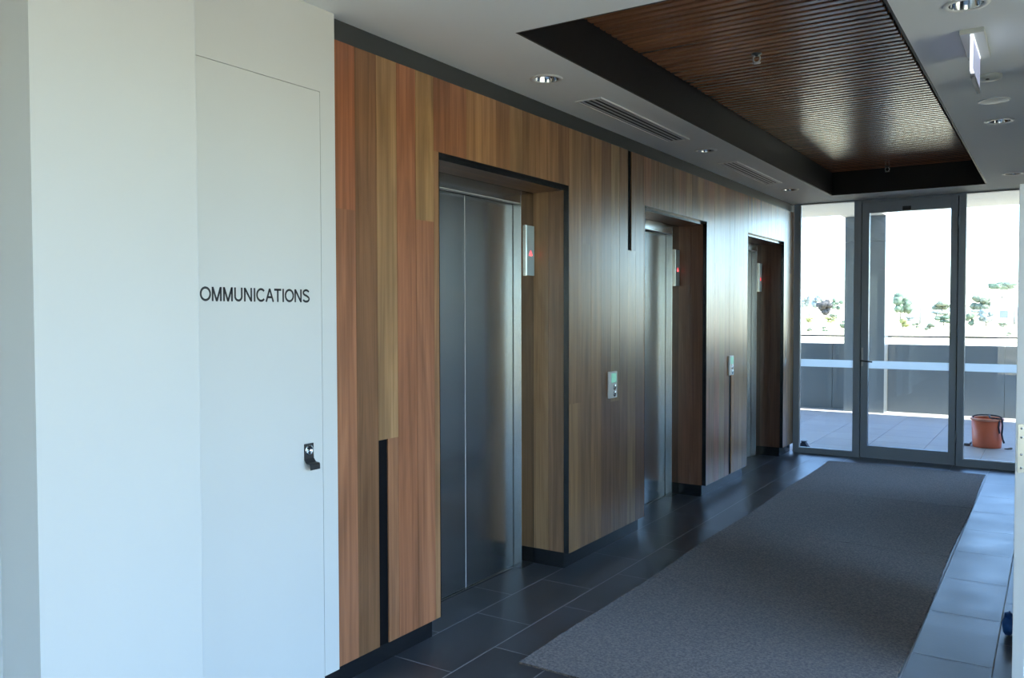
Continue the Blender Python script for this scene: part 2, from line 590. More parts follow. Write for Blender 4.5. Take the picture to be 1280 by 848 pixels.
# ------------------------------------------------------------------ timber lift wall
wall_left = MB().box(-0.46, -0.034, 2.505, END + 0.1, SOF + 0.016, CEIL).build('wall_left', M['black'])
for a, b in ((2.505, OP[0][0]), (OP[0][1], OP[1][0]), (OP[1][1], OP[2][0]), (OP[2][1], END + 0.1)):
    MB().box(-0.46, -0.034, a + (0.016 if a > 3 else 0), b - (0.016 if b < 9.5 else 0), ZB, SOF + 0.016).build('wall_segment', M['black'], wall_left)
for a, b in OP:
    MB().box(-0.60, -0.347, a - 0.3, b + 0.3, -0.1, CEIL).build('recess_back', M['black'], wall_left)
tag(wall_left, 'long wall clad in mixed brown upright timber boards with three lift recesses', 'wall', kind='structure')

# black charcoal strip between boards and ceiling
MB().box(-0.034, -0.022, 2.505, END, ZT - 0.02, CEIL).build('top_strip', M['strip'], wall_left)
for a, b in ((2.505, OP[0][0]), (OP[0][1], OP[1][0]), (OP[1][1], OP[2][0]), (OP[2][1], END)):
    e0, e1 = (0.012 if a > 3 else -0.075), (0.016 if b < 9.5 else 0)
    MB().box(-0.36, -0.042, a + e0, b - e1, 0.0, ZB - 0.0005).build('kick_panel', M['kick'], wall_left)

seams = [2.505, 2.638, 2.772, 2.905, 3.038, 3.172, 3.304, 3.438, 3.571, 3.704, 3.837, 3.970, 4.102, 4.234, 4.366, 4.497,
         4.650, 4.786, 4.930, 5.070, 5.200, 5.330, 5.462, 5.598]
seams += [5.598 + (7.493 - 5.598) / 14 * (i + 1) for i in range(14)]
seams += [7.493 + (END - 0.005 - 7.493) / 17 * (i + 1) for i in range(17)]
PAL = [(150, 88, 55), (112, 78, 52), (158, 120, 78), (155, 98, 65), (150, 118, 76), (128, 84, 56), (140, 102, 68), (162, 116, 74), (122, 90, 62), (146, 96, 62)]
FIRST = {0: ((146, 78, 44), (140, 84, 56)), 1: ((106, 70, 44), (110, 76, 50)), 2: ((152, 115, 74), (140, 88, 58)), 3: ((150, 86, 54), (148, 88, 58)),
         4: ((148, 112, 66), (146, 86, 56)), 5: ((118, 68, 42), (142, 100, 64)), 6: ((142, 86, 54), None), 7: ((160, 112, 66), None), 8: ((154, 108, 66), None),
         9: ((130, 88, 54), None), 10: ((138, 104, 68), None), 11: ((130, 94, 60), None), 12: ((146, 104, 66), None), 13: ((138, 98, 62), None), 14: ((120, 84, 54), None),
         15: ((142, 108, 74), (146, 112, 74)), 16: ((118, 90, 66), (128, 98, 68)), 17: ((150, 112, 72), (140, 96, 64)), 18: ((112, 82, 60), (104, 76, 56)), 19: ((142, 116, 80), (118, 88, 62)),
         20: ((122, 92, 64), (120, 92, 70))}
BREAK = {0: 2.017, 2: 1.02, 4: 2.017, 15: 1.02, 16: 2.017, 19: 0.985, 21: 2.017, 34: 2.017, 37: 2.017, 39: 2.017, 52: 2.017, 32: 1.02}
KW = 1.15


def alb(px, k=KW):
    c = lin(tuple(p + (q - p) * 0.32 for p, q in zip(px, (140, 100, 66))))
    g = 0.3 * c[0] + 0.6 * c[1] + 0.1 * c[2]
    c = (c[0] * 0.88 + g * 0.12, c[1] * 0.87 + g * 0.12, c[2] * 0.80 + g * 0.12)
    return tuple(min(0.9, v * k) for v in c)


G = 0.0007
for i in range(len(seams) - 1):
    a, b = seams[i], seams[i + 1]
    base = FIRST.get(i, (random.choice(PAL), None))
    cu = base[0]
    cl = base[1] or (random.choice(PAL) if i > 20 else cu)
    if i > 20:
        jit = [random.uniform(0.92, 1.08) for _ in range(3)]
        cu = tuple((c + (q - c) * 0.35) * jit[0] for c, q in zip(cu, (134, 98, 68)))
    brk = BREAK.get(i)
    if brk is None and i > 22 and random.random() < 0.14:
        brk = random.choice((1.02, 2.017))
    x0, x1 = -0.033, random.uniform(-0.0006, 0.0004)
    op = next((o for o in OP if a < o[1] - 0.004 and b > o[0] + 0.004), None)
    pieces = []          # polygons in (y, z)
    if op is None:
        lo_a = a
        if i == 2:
            lo_a = 2.834
        if i == 37 - 0 and abs(a - 7.493) < 0.02:
            lo_a = 7.553
            brk = 1.02
        if brk:
            if abs(a - 5.33) < 0.01:
                pieces = [([(5.390, brk), (b, brk), (b, ZT), (5.390, ZT)], cu), ([(a, ZB), (b, ZB), (b, brk), (a, brk)], cl)]
            else:
                pieces = [([(a, brk), (b, brk), (b, ZT), (a, ZT)], cu), ([(lo_a, ZB), (b, ZB), (b, brk), (lo_a, brk)], cl)]
        else:
            pieces = [([(a, ZB), (b, ZB), (b, ZT), (a, ZT)], cu)]
    else:
        o0, o1 = op
        if a >= o0 - 0.004 and b <= o1 + 0.004:
            pieces = [([(a, OPTOP), (b, OPTOP), (b, ZT), (a, ZT)], cu)]
        elif a < o0:                           # notched board at the near edge of a recess
            if brk or i == 5:
                pieces = [([(a, ZB), (o0, ZB), (o0, OPTOP), (a, OPTOP)], cl), ([(a, OPTOP), (b, OPTOP), (b, ZT), (a, ZT)], cu)]
            else:
                pieces = [([(a, ZB), (o0, ZB), (o0, OPTOP), (b, OPTOP), (b, ZT), (a, ZT)], cu)]
        else:                                  # notched board at the far edge
            pieces = [([(o1, ZB), (b, ZB), (b, ZT), (a, ZT), (a, OPTOP), (o1, OPTOP)], cu)]
    for poly, c in pieces:
        cy = sum(p[0] for p in poly) / len(poly)
        pl = [(p[0] + (G if p[0] < cy else -G), p[1] + (0.0008 if p[1] < 1.5 and p[1] > ZB else 0)) for p in poly]
        MB().prism(pl, 'X', x0, x1).build('plank', M['wood'], wall_left, alb(c))

for y0, y1, z0, z1 in ((2.7735, 2.8325, ZB, 1.0185), (5.3315, 5.3885, 2.0185, ZT), (7.4945, 7.5515, ZB, 1.0185)):
    MB().box(-0.033, -0.005, y0, y1, z0, z1).build('slot_insert', M['black'], wall_left)

# recess linings
RV = [[(156, 120, 82), (132, 98, 70)], [(112, 66, 48), (98, 58, 44)], [(100, 60, 45), (88, 52, 40)]]  # dimmer light in the farther recesses is put into darker board colours
for k, (a, b) in enumerate(OP):
    xs = (-0.254, -0.145, -0.034)
    for j in range(2):
        for (yy, s) in ((b, 1), (a, -1)):
            y0, y1 = (yy, yy + 0.014) if s > 0 else (yy - 0.014, yy)
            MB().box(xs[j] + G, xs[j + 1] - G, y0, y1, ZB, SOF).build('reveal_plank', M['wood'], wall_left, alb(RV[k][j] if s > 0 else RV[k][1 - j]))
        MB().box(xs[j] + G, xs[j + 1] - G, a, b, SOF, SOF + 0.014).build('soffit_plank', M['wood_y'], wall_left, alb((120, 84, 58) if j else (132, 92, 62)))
    # glossy black angle around the mouth of the recess
    MB().box(-0.033, 0.0008, b - 0.004, b, ZB, OPTOP).box(-0.033, 0.0008, a, a + 0.004, ZB, OPTOP) \
        .box(-0.033, 0.0004, a + 0.004, b - 0.004, OPTOP - 0.002, OPTOP) \
        .box(-0.033, -0.030, a + 0.004, b - 0.004, SOF - 0.001, OPTOP - 0.002).build('edge_angle', M['gloss_black'], wall_left)

# ------------------------------------------------------------------ lifts
L0 = thing('elevator_door', (-0.31, 3.85, 0), 'nearest brushed steel lift doors, in the recess beside the white door', 'elevator', 'lift doors along the timber wall')
HEAD = 2.25
for y0, y1 in ((3.35, 3.8435), (3.8465, 4.345)):
    d = MB().bevbox(-0.345, -0.312, y0, y1, 0.012, HEAD, 0.0015).build('door_panel', M['steel'], L0)
MB().box(-0.313, -0.3105, 3.8434, 3.8466, 0.012, HEAD - 0.004).build('meeting_strip', M['ring'], L0)  # white paint carries the reflected bright line between the doors
MB().box(-0.342, -0.256, 4.347, 4.352, 0.0, HEAD).build('jamb_return', M['steel_frame'], L0)
MB().box(-0.342, -0.256, 3.348, 3.353, 0.0, HEAD).build('jamb_return', M['steel_frame'], L0)
MB().box(-0.342, -0.3105, 4.3425, 4.3465, 0.012, HEAD).build('jamb_seam', M['groove'], L0)
MB().bevbox(-0.342, -0.254, 4.352, 4.488, 0.0, SOF - 0.002, 0.001).build('jamb_panel', M['mirror'], L0)
MB().bevbox(-0.342, -0.254, 3.212, 3.348, 0.0, SOF - 0.002, 0.001).build('jamb_panel', M['mirror'], L0)
MB().box(-0.256, -0.2525, 4.347, 4.3525, 0.0, SOF - 0.002).build('jamb_edge', M['bright'], L0)  # paler steel strip drawn as the frame's edge highlight
MB().box(-0.342, -0.254, 3.353, 4.347, HEAD + 0.002, SOF - 0.002).build('header', M['steel_frame'], L0)
MB().box(-0.30, -0.2535, 3.353, 4.347, HEAD - 0.001, HEAD + 0.002).build('header_edge', M['ring'], L0)  # the header's lit underside is put into white paint
MB().box(-0.345, -0.302, 3.353, 4.345, 0.0, 0.010).build('sill', M['steel_frame'], L0)
L1 = copy_tree(L0); L1.location.y += PITCH_Y
L1['label'] = 'middle brushed steel lift doors, in the second timber recess'
L2 = copy_tree(L0); L2.location.y += PITCH_Y * 2
L2['label'] = 'farthest brushed steel lift doors, in the narrow recess next to the glass entrance'

# lift indicators, on the jamb panels
I0 = thing('lift_indicator', (-0.2539, 4.436, 1.968), 'pale lift indicator with red arrow beside the nearest lift doors', 'indicator', 'lift indicators on the steel jambs')
MB().bevbox(-0.2538, -0.2405, 4.389, 4.483, 1.811, 2.126, 0.002).build('housing', M['steel_frame'], I0)
MB().bevbox(-0.2404, -0.2390, 4.393, 4.480, 1.815, 2.122, 0.0006).build('face', M['indicator'], I0)
MB().prism([(4.419, 1.936), (4.454, 1.936), (4.454, 1.944), (4.4365, 1.972), (4.419, 1.944)], 'X', -0.2390, -0.2382).build('arrow', M['red'], I0)
for k, w in ((1, 'beside the middle lift doors'), (2, 'beside the farthest lift doors')):
    c = copy_tree(I0); c.location.y += PITCH_Y * k
    c['label'] = 'slim lift indicator with red light ' + w

# call panels
C0 = thing('call_panel', (0.0006, 5.075, 1.10), 'steel lift call panel with two buttons, between first and second lifts', 'call panel', 'lift call panels on the timber wall')
MB().bevbox(0.0006, 0.016, 5.018, 5.136, 1.012, 1.19, 0.003).build('face_plate', M['ring'], C0)
MB().bevbox(0.016, 0.0172, 5.045, 5.120, 1.115, 1.178, 0.0005).build('display', M['green'], C0)
for z in (1.083, 1.040):
    bt = MB().lathe((0.016, 5.092, z), [(0.019, 0), (0.019, 0.003), (0.016, 0.005)], 20, 'X', False, True, True).build('button', M['chrome'], C0)
    s = 1 if z > 1.06 else -1
    MB().prism([(5.080, z - 0.008 * s), (5.104, z - 0.008 * s), (5.092, z + 0.011 * s)], 'X', 0.0212, 0.0218).build('arrow', M['dark'], bt)
C1 = copy_tree(C0); C1.location.y += 2.44
C1['label'] = 'small steel call panel above the dark slot between second and third lifts'

# ------------------------------------------------------------------ white near wall, door, pier
wn_ = MB()
wn_.box(-0.20, 0.015, 1.40, 2.505, 2.468, CEIL)
wn_.box(-0.20, 0.015, 2.4235, 2.505, ZB, 2.4685)
wn_.box(-0.20, -0.035, 2.36, 2.500, 0.0, ZB)
wn_.box(-0.20, 0.015, 1.40, 1.598, 0.0, 2.4685)
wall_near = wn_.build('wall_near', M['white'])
tag(wall_near, 'white painted wall around the flush communications door', 'wall', kind='structure')
bb = MB().box(-0.035, 0.004, 2.4240, 2.500, 0.0, ZB - 0.001).build('baseboard_near', M['kick'])
tag(bb, 'short black skirting under the white door jamb', 'skirting', kind='structure')
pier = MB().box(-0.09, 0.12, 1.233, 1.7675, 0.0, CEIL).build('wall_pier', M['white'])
MB().box(0.1192, 0.1204, 1.7650, 1.7679, 0.0, CEIL).build('edge_line', M['vent'], pier)  # thin grey line added to set the pier's edge off from the door
tag(pier, 'plain white pier standing proud at the near end, hiding the first letter', 'wall', kind='structure')
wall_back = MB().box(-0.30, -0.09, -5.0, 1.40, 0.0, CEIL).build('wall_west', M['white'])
tag(wall_back, 'white wall set back behind the near white pier', 'wall', kind='structure')

door_n = thing('door_2', (0.015, 2.42, 0), 'white flush service door lettered in black with a small black latch', 'door', kind='structure')
MB().bevbox(-0.03, 0.0150, 1.600, 2.4219, 0.006, 2.4664, 0.0006).build('leaf', M['white'], door_n)


def arc_pts(cx, cy, rx, ry, a0, a1, n=22):
    return [(cx + rx * math.cos(math.radians(a0 + (a1 - a0) * i / n)), cy + ry * math.sin(math.radians(a0 + (a1 - a0) * i / n))) for i in range(n + 1)]


T_ = 0.165                                    # stroke weight, cap height = 1
h_ = T_ / 2
GLY = {
    'C': (0.94, [arc_pts(0.49, 0.5, 0.42, 0.5 - h_ + 0.01, 42, 318, 30)]),
    'O': (1.00, [arc_pts(0.50, 0.5, 0.43, 0.5 - h_ + 0.01, 0, 360, 36)]),
    'M': (1.06, [[(0.15, 0), (0.15, 1)], [(0.91, 0), (0.91, 1)], [(0.165, 0.97), (0.53, 0.0)], [(0.895, 0.97), (0.53, 0.0)]]),
    'U': (0.95, [[(0.15, 1), (0.15, 0.36)] + arc_pts(0.475, 0.36, 0.325, 0.36 - h_ + 0.01, 180, 360, 20) + [(0.80, 1)]]),
    'N': (0.95, [[(0.15, 0), (0.15, 1)], [(0.80, 0), (0.80, 1)], [(0.165, 0.96), (0.785, 0.04)]]),
    'I': (0.36, [[(0.18, 0), (0.18, 1)]]),
    'A': (0.90, [[(0.075, 0), (0.45, 0.98)], [(0.825, 0), (0.45, 0.98)], [(0.21, 0.35), (0.69, 0.35)]]),
    'T': (0.82, [[(0.03, 1 - h_), (0.79, 1 - h_)], [(0.41, 0), (0.41, 1)]]),
    'S': (0.90, [arc_pts(0.45, 0.745, 0.31, 0.20, 15, 250, 18) + [(0.55, 0.487)] + arc_pts(0.45, 0.265, 0.335, 0.208, 65, -165, 18)]),
}


def stroke(pl, closed, mb, ox, fn):
    pts = [Vector((p[0] + ox, p[1])) for p in pl]
    n = len(pts)
    L, R_ = [], []
    for i in range(n):
        d0 = (pts[i] - pts[i - 1]).normalized() if (i > 0 or closed) and (pts[i] - pts[i - 1]).length > 1e-6 else None
        d1 = (pts[(i + 1) % n] - pts[i]).normalized() if i < n - 1 else None
        d = ((d0 or d1) + (d1 or d0)).normalized()
        nn = Vector((-d.y, d.x))
        L.append(fn(pts[i] + nn * h_))
        R_.append(fn(pts[i] - nn * h_))
    mb.add(L + R_, [(i, i + 1, n + i + 1, n + i) for i in range(n - 1)])


def word_width(t):
    return sum(GLY[c][0] for c in t)


O_LEFT, S_RIGHT = 0.07 - h_, 0.90 - 0.785 - h_
sub = word_width('OMMUNICATIONS') - O_LEFT - S_RIGHT
sy = (2.358 - 1.849) / sub
y_o = 1.849 - O_LEFT * sy - GLY['C'][0] * sy
mb = MB()
ox = 0.0
for ch in 'COMMUNICATIONS':
    for pl in GLY[ch][1]:
        stroke(pl, False, mb, ox, lambda p: (0.0156, y_o + p.x * sy, 1.6255 + p.y * 0.0505))
    ox += GLY[ch][0]
lt = mb.build('lettering', M['text'], door_n)
lt['label'] = 'black capital lettering COMMUNICATIONS'

latch = MB().bevbox(0.0150, 0.0185, 2.320, 2.3695, 1.004, 1.066, 0.001).build('latch', M['dark'], door_n)
MB().lathe((0.0185, 2.345, 1.040), [(0.021, 0), (0.021, 0.002), (0.013, 0.003), (0.013, 0.0006), (0.002, 0.0006)], 24, 'X').build('lock_ring', M['chrome'], latch)
MB().prism([(0.0186, 1.020), (0.0186, 1.006), (0.030, 0.992), (0.050, 0.990), (0.053, 0.984), (0.053, 0.965), (0.050, 0.965), (0.049, 0.982), (0.045, 0.9865), (0.028, 0.9885), (0.0166, 1.003)], 'Y', 2.320, 2.3695).build('pull_lip', M['dark'], latch)

# ------------------------------------------------------------------ right wall, open door, lobby shell
wr = MB().box(RWALL, RWALL + 0.16, 6.60, 8.02, 0, CEIL).box(RWALL, RWALL + 0.12, 4.87, 5.02, 0, CEIL).box(RWALL, RWALL + 0.16, 9.68, END + 0.1, 0, CEIL).box(RWALL, RWALL + 0.16, 8.02, 9.68, 2.62, CEIL) \
    .box(RWALL + 0.16, 4.8, 6.60, 6.76, 0, CEIL).build('wall_right', M['right'])  # near stretch left open to let side daylight into the corridor
tag(wr, 'plain painted wall along the right side of the lift lobby', 'wall', kind='structure')
w3 = thing('window_3', (RWALL + 0.1, 8.85, 0), 'tall side window beside the glass entrance, at the right', 'window', kind='structure')
for q in (MB().box(RWALL + 0.02, RWALL + 0.14, 8.02, 8.07, 0, 2.62), MB().box(RWALL + 0.02, RWALL + 0.14, 9.63, 9.68, 0, 2.62),
          MB().box(RWALL + 0.02, RWALL + 0.14, 8.07, 9.63, 2.57, 2.62), MB().box(RWALL + 0.02, RWALL + 0.14, 8.07, 9.63, 0, 0.06)):
    q.build('window_frame', M['ali'], w3)
for a, b in ((8.07, 9.63),):
    MB().box(RWALL + 0.075, RWALL + 0.085, a, b, 0.06, 2.57).build('pane', M['glass'], w3)

d3 = thing('door_3', (2.36, 4.8, 0), 'white door standing open at the right edge with steel lock plate', 'door', kind='structure')
MB().bevbox(2.3655, 2.408, 3.99, 4.86, 0.008, 2.10, 0.0015).build('leaf', M['door_white'], d3)
lp = MB().bevbox(2.3735, 2.3995, 3.9885, 3.991, 0.925, 1.125, 0.0005).build('lock_plate', M['lock'], d3)
for z in (0.945, 1.0, 1.07, 1.107):
    MB().lathe((2.3865, 3.9884, z), [(0.005, 0), (0.004, -0.0012)], 12, 'Y', False, True).build('screw', M['chrome'], lp)

lob = MB()
lob.box(-0.30, 4.8, -5.1, -4.95, 2.62, CEIL).box(4.58, 4.8, -5.0, 6.7, 2.66, CEIL).box(-0.3, 1.2, -5.1, -4.95, 0, 2.62)
for y in (4.0,):
    lob.box(4.58, 4.8, -5.0, -2.6, 0, 2.66).box(4.58, 4.8, 4.6, 6.6, 0, 2.66)
lobby_wall = lob.build('wall_lobby', M['white'])
tag(lobby_wall, 'white wall heads around the lobby glazing behind the photographer', 'wall', kind='structure')
n = 4
for (ax, p0, p1, fx, top, lbl) in (('Y', -2.6, 4.6, 4.65, 2.66, 'unseen tall glazing along the right side of the outer lobby'), ('X', 1.2, 4.58, -5.02, 2.62, 'unseen tall glazing across the back of the outer lobby')):  # unseen glazing, added and sized for the daylight it brings in
    w = thing('window_4' if ax == 'Y' else 'window_5', (fx, 0, 0) if ax == 'Y' else (3, fx, 0), lbl, 'window', kind='structure')
    st = (p1 - p0) / n
    for i in range(n + 1):
        c = p0 + st * i
        c = min(max(c, p0 + 0.03), p1 - 0.03)
        (MB().box(fx, fx + 0.1, c - 0.03, c + 0.03, 0, top) if ax == 'Y' else MB().box(c - 0.03, c + 0.03, fx - 0.05, fx + 0.05, 0, top)).build('mullion', M['ali'], w)
        if i < n:
            a, b = p0 + st * i + 0.03, p0 + st * (i + 1) - 0.03
            (MB().box(fx + 0.04, fx + 0.05, a, b, 0.0, top) if ax == 'Y' else MB().box(a, b, fx - 0.005, fx + 0.005, 0.0, top)).build('pane', M['glass'], w)

# ------------------------------------------------------------------ ceiling with its black tray and slats
TX0, TX1, TY0, TY1, TZ = 0.505, 1.925, 3.105, 9.20, 3.03
ce = MB()
ce.box(-0.30, TX0, -5.1, END + 0.1, CEIL, CEIL + 0.05)
ce.box(TX1, RWALL + 0.16, -5.1, END + 0.1, CEIL, CEIL + 0.05)
ce.box(TX0, TX1, -5.1, TY0, CEIL, CEIL + 0.05)
ce.box(TX0, TX1, TY1, END + 0.1, CEIL, CEIL + 0.05)
ce.box(RWALL + 0.16, 4.8, -5.1, 6.76, CEIL, CEIL + 0.05)
ceiling = ce.build('ceiling', M['ceiling'])
tag(ceiling, 'flat pale grey plasterboard ceiling with a long recessed tray', 'ceiling', kind='structure')
tr = MB()
T = 0.012
tr.box(TX0, TX0 + T, TY0, TY1, CEIL + 0.0005, TZ + 0.09).box(TX1 - T, TX1, TY0, TY1, CEIL + 0.0005, TZ + 0.09)
tr.box(TX0 + T, TX1 - T, TY0, TY0 + T, CEIL + 0.0005, TZ + 0.09).box(TX0 + T, TX1 - T, TY1 - T, TY1, CEIL + 0.0005, TZ + 0.09)
tr.box(TX0, TX1, TY0, TY1, TZ + 0.08, TZ + 0.1)
tray = tr.build('ceiling_tray', M['tray'])
tag(tray, 'black lined ceiling recess holding varnished timber slats', 'ceiling', kind='structure')
tray.name = 'ceiling_tray'
SP = 0.0663
ny = int((TY1 - TY0 - 2 * T - 0.01) / SP)
sproto = None
for k in range(ny):
    y = TY0 + T + 0.03 + SP * k
    c = (1.215, y + 0.02, TZ)
    if sproto is None:
        sproto = MB().bevbox(TX0 + T + 0.004, 1.792, y, y + 0.042, TZ, TZ + 0.03, 0.003).build('slat', M['slat'], tray, loc=c)
        s = sproto
    else:
        s = sproto.copy()
        COL.objects.link(s)
        s.location = Vector(c) - wloc(tray)
    v = random.uniform(0.88, 1.12)
    s.color = tuple(x * v for x in lin((150, 102, 72))) + (1,)

# downlights
D0 = thing('downlight', (0.255, 3.795, CEIL), 'round recessed downlight over the nearest lift, first of the left row', 'downlight', 'recessed downlights in the ceiling')
MB().lathe((0.255, 3.795, CEIL), [(0.062, -0.0015), (0.066, -0.006), (0.082, -0.005), (0.086, -0.0005)], 36).build('trim_ring', M['ring'], D0)
MB().lathe((0.255, 3.795, CEIL), [(0.062, -0.0015), (0.058, 0.02), (0.046, 0.042)], 36).build('reflector', M['chrome'], D0)
MB().lathe((0.255, 3.795, CEIL), [(0.046, 0.042), (0.03, 0.044), (0.012, 0.040)], 24, 'Z', False, True).build('lamp', M['lamp'], D0)
for (x, y, lbl) in ((0.27, 6.11, 'round recessed downlight between the two ceiling vents'), (0.265, 8.50, 'farthest downlight of the left row, near the glass entrance'),
                    (2.18, 3.80, 'round downlight nearest the lit exit sign'), (2.175, 6.21, 'round downlight beyond the two white ceiling discs'),
                    (2.16, 8.62, 'farthest downlight of the right row, near the glass entrance')):
    c = copy_tree(D0)
    c.location.x, c.location.y = x, y
    c['label'] = lbl

# the round cut-outs the downlights sit in
cut = MB()
for dl in [o for o in S.objects if o.name.startswith('downlight')]:
    cut.lathe((dl.location.x, dl.location.y, CEIL), [(0.0655, -0.02), (0.0655, 0.046)], 36, 'Z', True, True)
cutter = cut.build('cutter', None)
bo = ceiling.modifiers.new('cut', 'BOOLEAN')
bo.operation = 'DIFFERENCE'
bo.object = cutter
bo.solver = 'EXACT'
bo.use_self = True
bpy.context.view_layer.update()
me = bpy.data.meshes.new_from_object(ceiling.evaluated_get(bpy.context.evaluated_depsgraph_get()))
ceiling.modifiers.clear()
ceiling.data = me
bpy.data.objects.remove(cutter)

# vents
for (y0, y1, lbl) in ((4.28, 5.64, 'long slotted air vent in the ceiling, the nearer one'), (6.675, 8.0, 'long slotted air vent in the ceiling, the farther one')):
    vt = thing('ceiling_vent', (0.242, (y0 + y1) / 2, CEIL), lbl, 'air vent', 'slot vents in the ceiling')
    x0, x1 = 0.160, 0.326
    f = MB().box(x0, x0 + 0.012, y0, y1, CEIL - 0.007, CEIL - 0.0004).box(x1 - 0.012, x1, y0, y1, CEIL - 0.007, CEIL - 0.0004)
    f.box(x0 + 0.012, x1 - 0.012, y0, y0 + 0.012, CEIL - 0.007, CEIL - 0.0004).box(x0 + 0.012, x1 - 0.012, y1 - 0.012, y1, CEIL - 0.007, CEIL - 0.0004)
    f.build('vent_frame', M['ring'], vt)
    MB().box(x0 + 0.012, x1 - 0.012, y0 + 0.012, y1 - 0.012, CEIL - 0.0012, CEIL - 0.0004).build('vent_backing', M['groove'], vt)
    for j in range(4):
        xx = x0 + 0.016 + j * 0.0345
        MB().prism([(xx + 0.002, CEIL - 0.0015), (xx + 0.026, CEIL - 0.008), (xx + 0.028, CEIL - 0.006), (xx + 0.006, CEIL - 0.0013)], 'Y', y0 + 0.0125, y1 - 0.0125).build('vent_blade', M['vent'], vt)

# exit sign: white ceiling plate with an edge-lit acrylic blade
ex = thing('exit_sign', (2.175, 4.35, CEIL), 'lit hanging sign blade on a white ceiling plate, seen edge on', 'exit sign')
MB().bevbox(2.128, 2.222, 4.13, 4.57, CEIL - 0.022, CEIL - 0.0005, 0.002).build('ceiling_plate', M['plastic'], ex)
q = NT('edge_lit_acrylic')
q.b.inputs['Base Color'].default_value = (0.62, 0.66, 0.80, 1)
q.b.inputs['Roughness'].default_value = 0.15
q.b.inputs['Emission Color'].default_value = (0.55, 0.60, 0.95, 1)
q.b.inputs['Emission Strength'].default_value = 0.10
bl = MB().box(2.170, 2.180, 4.146, 4.545, 2.632, CEIL - 0.022).build('sign_blade', q.m, ex)
MB().box(2.1695, 2.1805, 4.140, 4.146, 2.632, CEIL - 0.022).build('lit_edge', M['led'], bl)
MB().box(2.1695, 2.1805, 4.140, 4.551, 2.624, 2.632).build('lit_edge', M['led'], bl)
MB().box(2.167, 2.183, 4.20, 4.55, 2.610, 2.624).build('bottom_rail', M['toolgrey'], bl)
MB().box(2.1685, 2.1815, 4.146, 4.545, CEIL - 0.027, CEIL - 0.022).build('led_strip', M['led'], ex)

sd = thing('smoke_detector', (2.191, 5.0, CEIL), 'round white smoke detector with a dark port behind the exit sign', 'smoke detector')
MB().lathe((2.191, 5.0, CEIL), [(0.058, -0.0004), (0.058, -0.012), (0.050, -0.020), (0.030, -0.026), (0.0, -0.027)], 32).build('body', M['plastic'], sd)
MB().lathe((2.184, 4.972, CEIL - 0.0225), [(0.010, 0.0), (0.010, -0.004), (0.0, -0.005)], 16).build('port', M['dark'], sd)
sp = thing('ceiling_speaker', (2.178, 5.595, CEIL), 'flat round white ceiling disc between smoke detector and second downlight', 'ceiling disc')
MB().lathe((2.178, 5.595, CEIL), [(0.082, -0.0004), (0.082, -0.004), (0.076, -0.007), (0.070, -0.006)], 36).build('rim', M['ring'], sp)
MB().lathe((2.178, 5.595, CEIL), [(0.070, -0.006), (0.03, -0.008), (0.0, -0.0085)], 36).build('grille', M['plastic'], sp)

# sprinkler heads hanging through the slats
for (x, y, lbl) in ((1.070, 4.725, 'small bright sprinkler head in the slats, the nearer one'), (1.068, 9.05, 'small sprinkler head at the far end of the slats')):
    s_ = thing('sprinkler', (x, y, TZ), lbl, 'sprinkler', 'sprinkler heads in the slat ceiling')
    MB().lathe((x, y, TZ), [(0.028, 0.0005), (0.028, -0.004), (0.010, -0.006), (0.010, -0.014)], 20, 'Z', False, True).build('escutcheon', M['toolgrey'], s_)
    for sgn in (-1, 1):
        MB().tube([(x + sgn * 0.008, y, TZ - 0.012), (x + sgn * 0.019, y, TZ - 0.020), (x + sgn * 0.019, y, TZ - 0.036), (x + sgn * 0.006, y, TZ - 0.050)], 0.0040, 8).build('frame_arm', M['ring'], s_)
    MB().lathe((x, y, TZ - 0.050), [(0.0, 0.002), (0.022, 0.0), (0.022, -0.003), (0.0, -0.003)], 20).build('deflector', M['ring'], s_)

# ------------------------------------------------------------------ glazed end wall
FY0, FY1, GY = 9.70, 9.78, 9.745
HEADZ = 2.797


def pane(x0, x1, z0, z1, parent):
    return MB().box(x0, x1, GY - 0.005, GY + 0.005, z0, z1).build('pane', M['glass'], parent)


def strip(x0, x1, parent):
    return MB().box(x0, x1, GY - 0.0062, GY - 0.0052, 0.976, 1.059).build('safety_strip', M['frost'], parent)


W1 = thing('window_1', (0.35, GY, 0), 'narrow tall fixed pane left of the glass door', 'window', kind='structure')
for q in (MB().box(0.004, 0.066, FY0, FY1, 0, HEADZ), MB().box(0.640, 0.712, FY0, FY1, 0, HEADZ),
          MB().box(0.066, 0.640, FY0, FY1, HEADZ - 0.012, HEADZ), MB().box(0.066, 0.640, FY0, FY1, 0, 0.056)):
    q.build('window_frame', M['ali'], W1)
MB().box(0.066, 0.076, FY0 + 0.012, GY - 0.006, 0.056, HEADZ - 0.012).build('glazing_bead', M['ali_light'], W1)
MB().box(0.076, 0.640, FY0 + 0.012, GY - 0.006, 0.056, 0.064).build('glazing_bead', M['ali_light'], W1)
pane(0.068, 0.640, 0.056, HEADZ - 0.012, W1)
strip(0.0765, 0.640, W1)

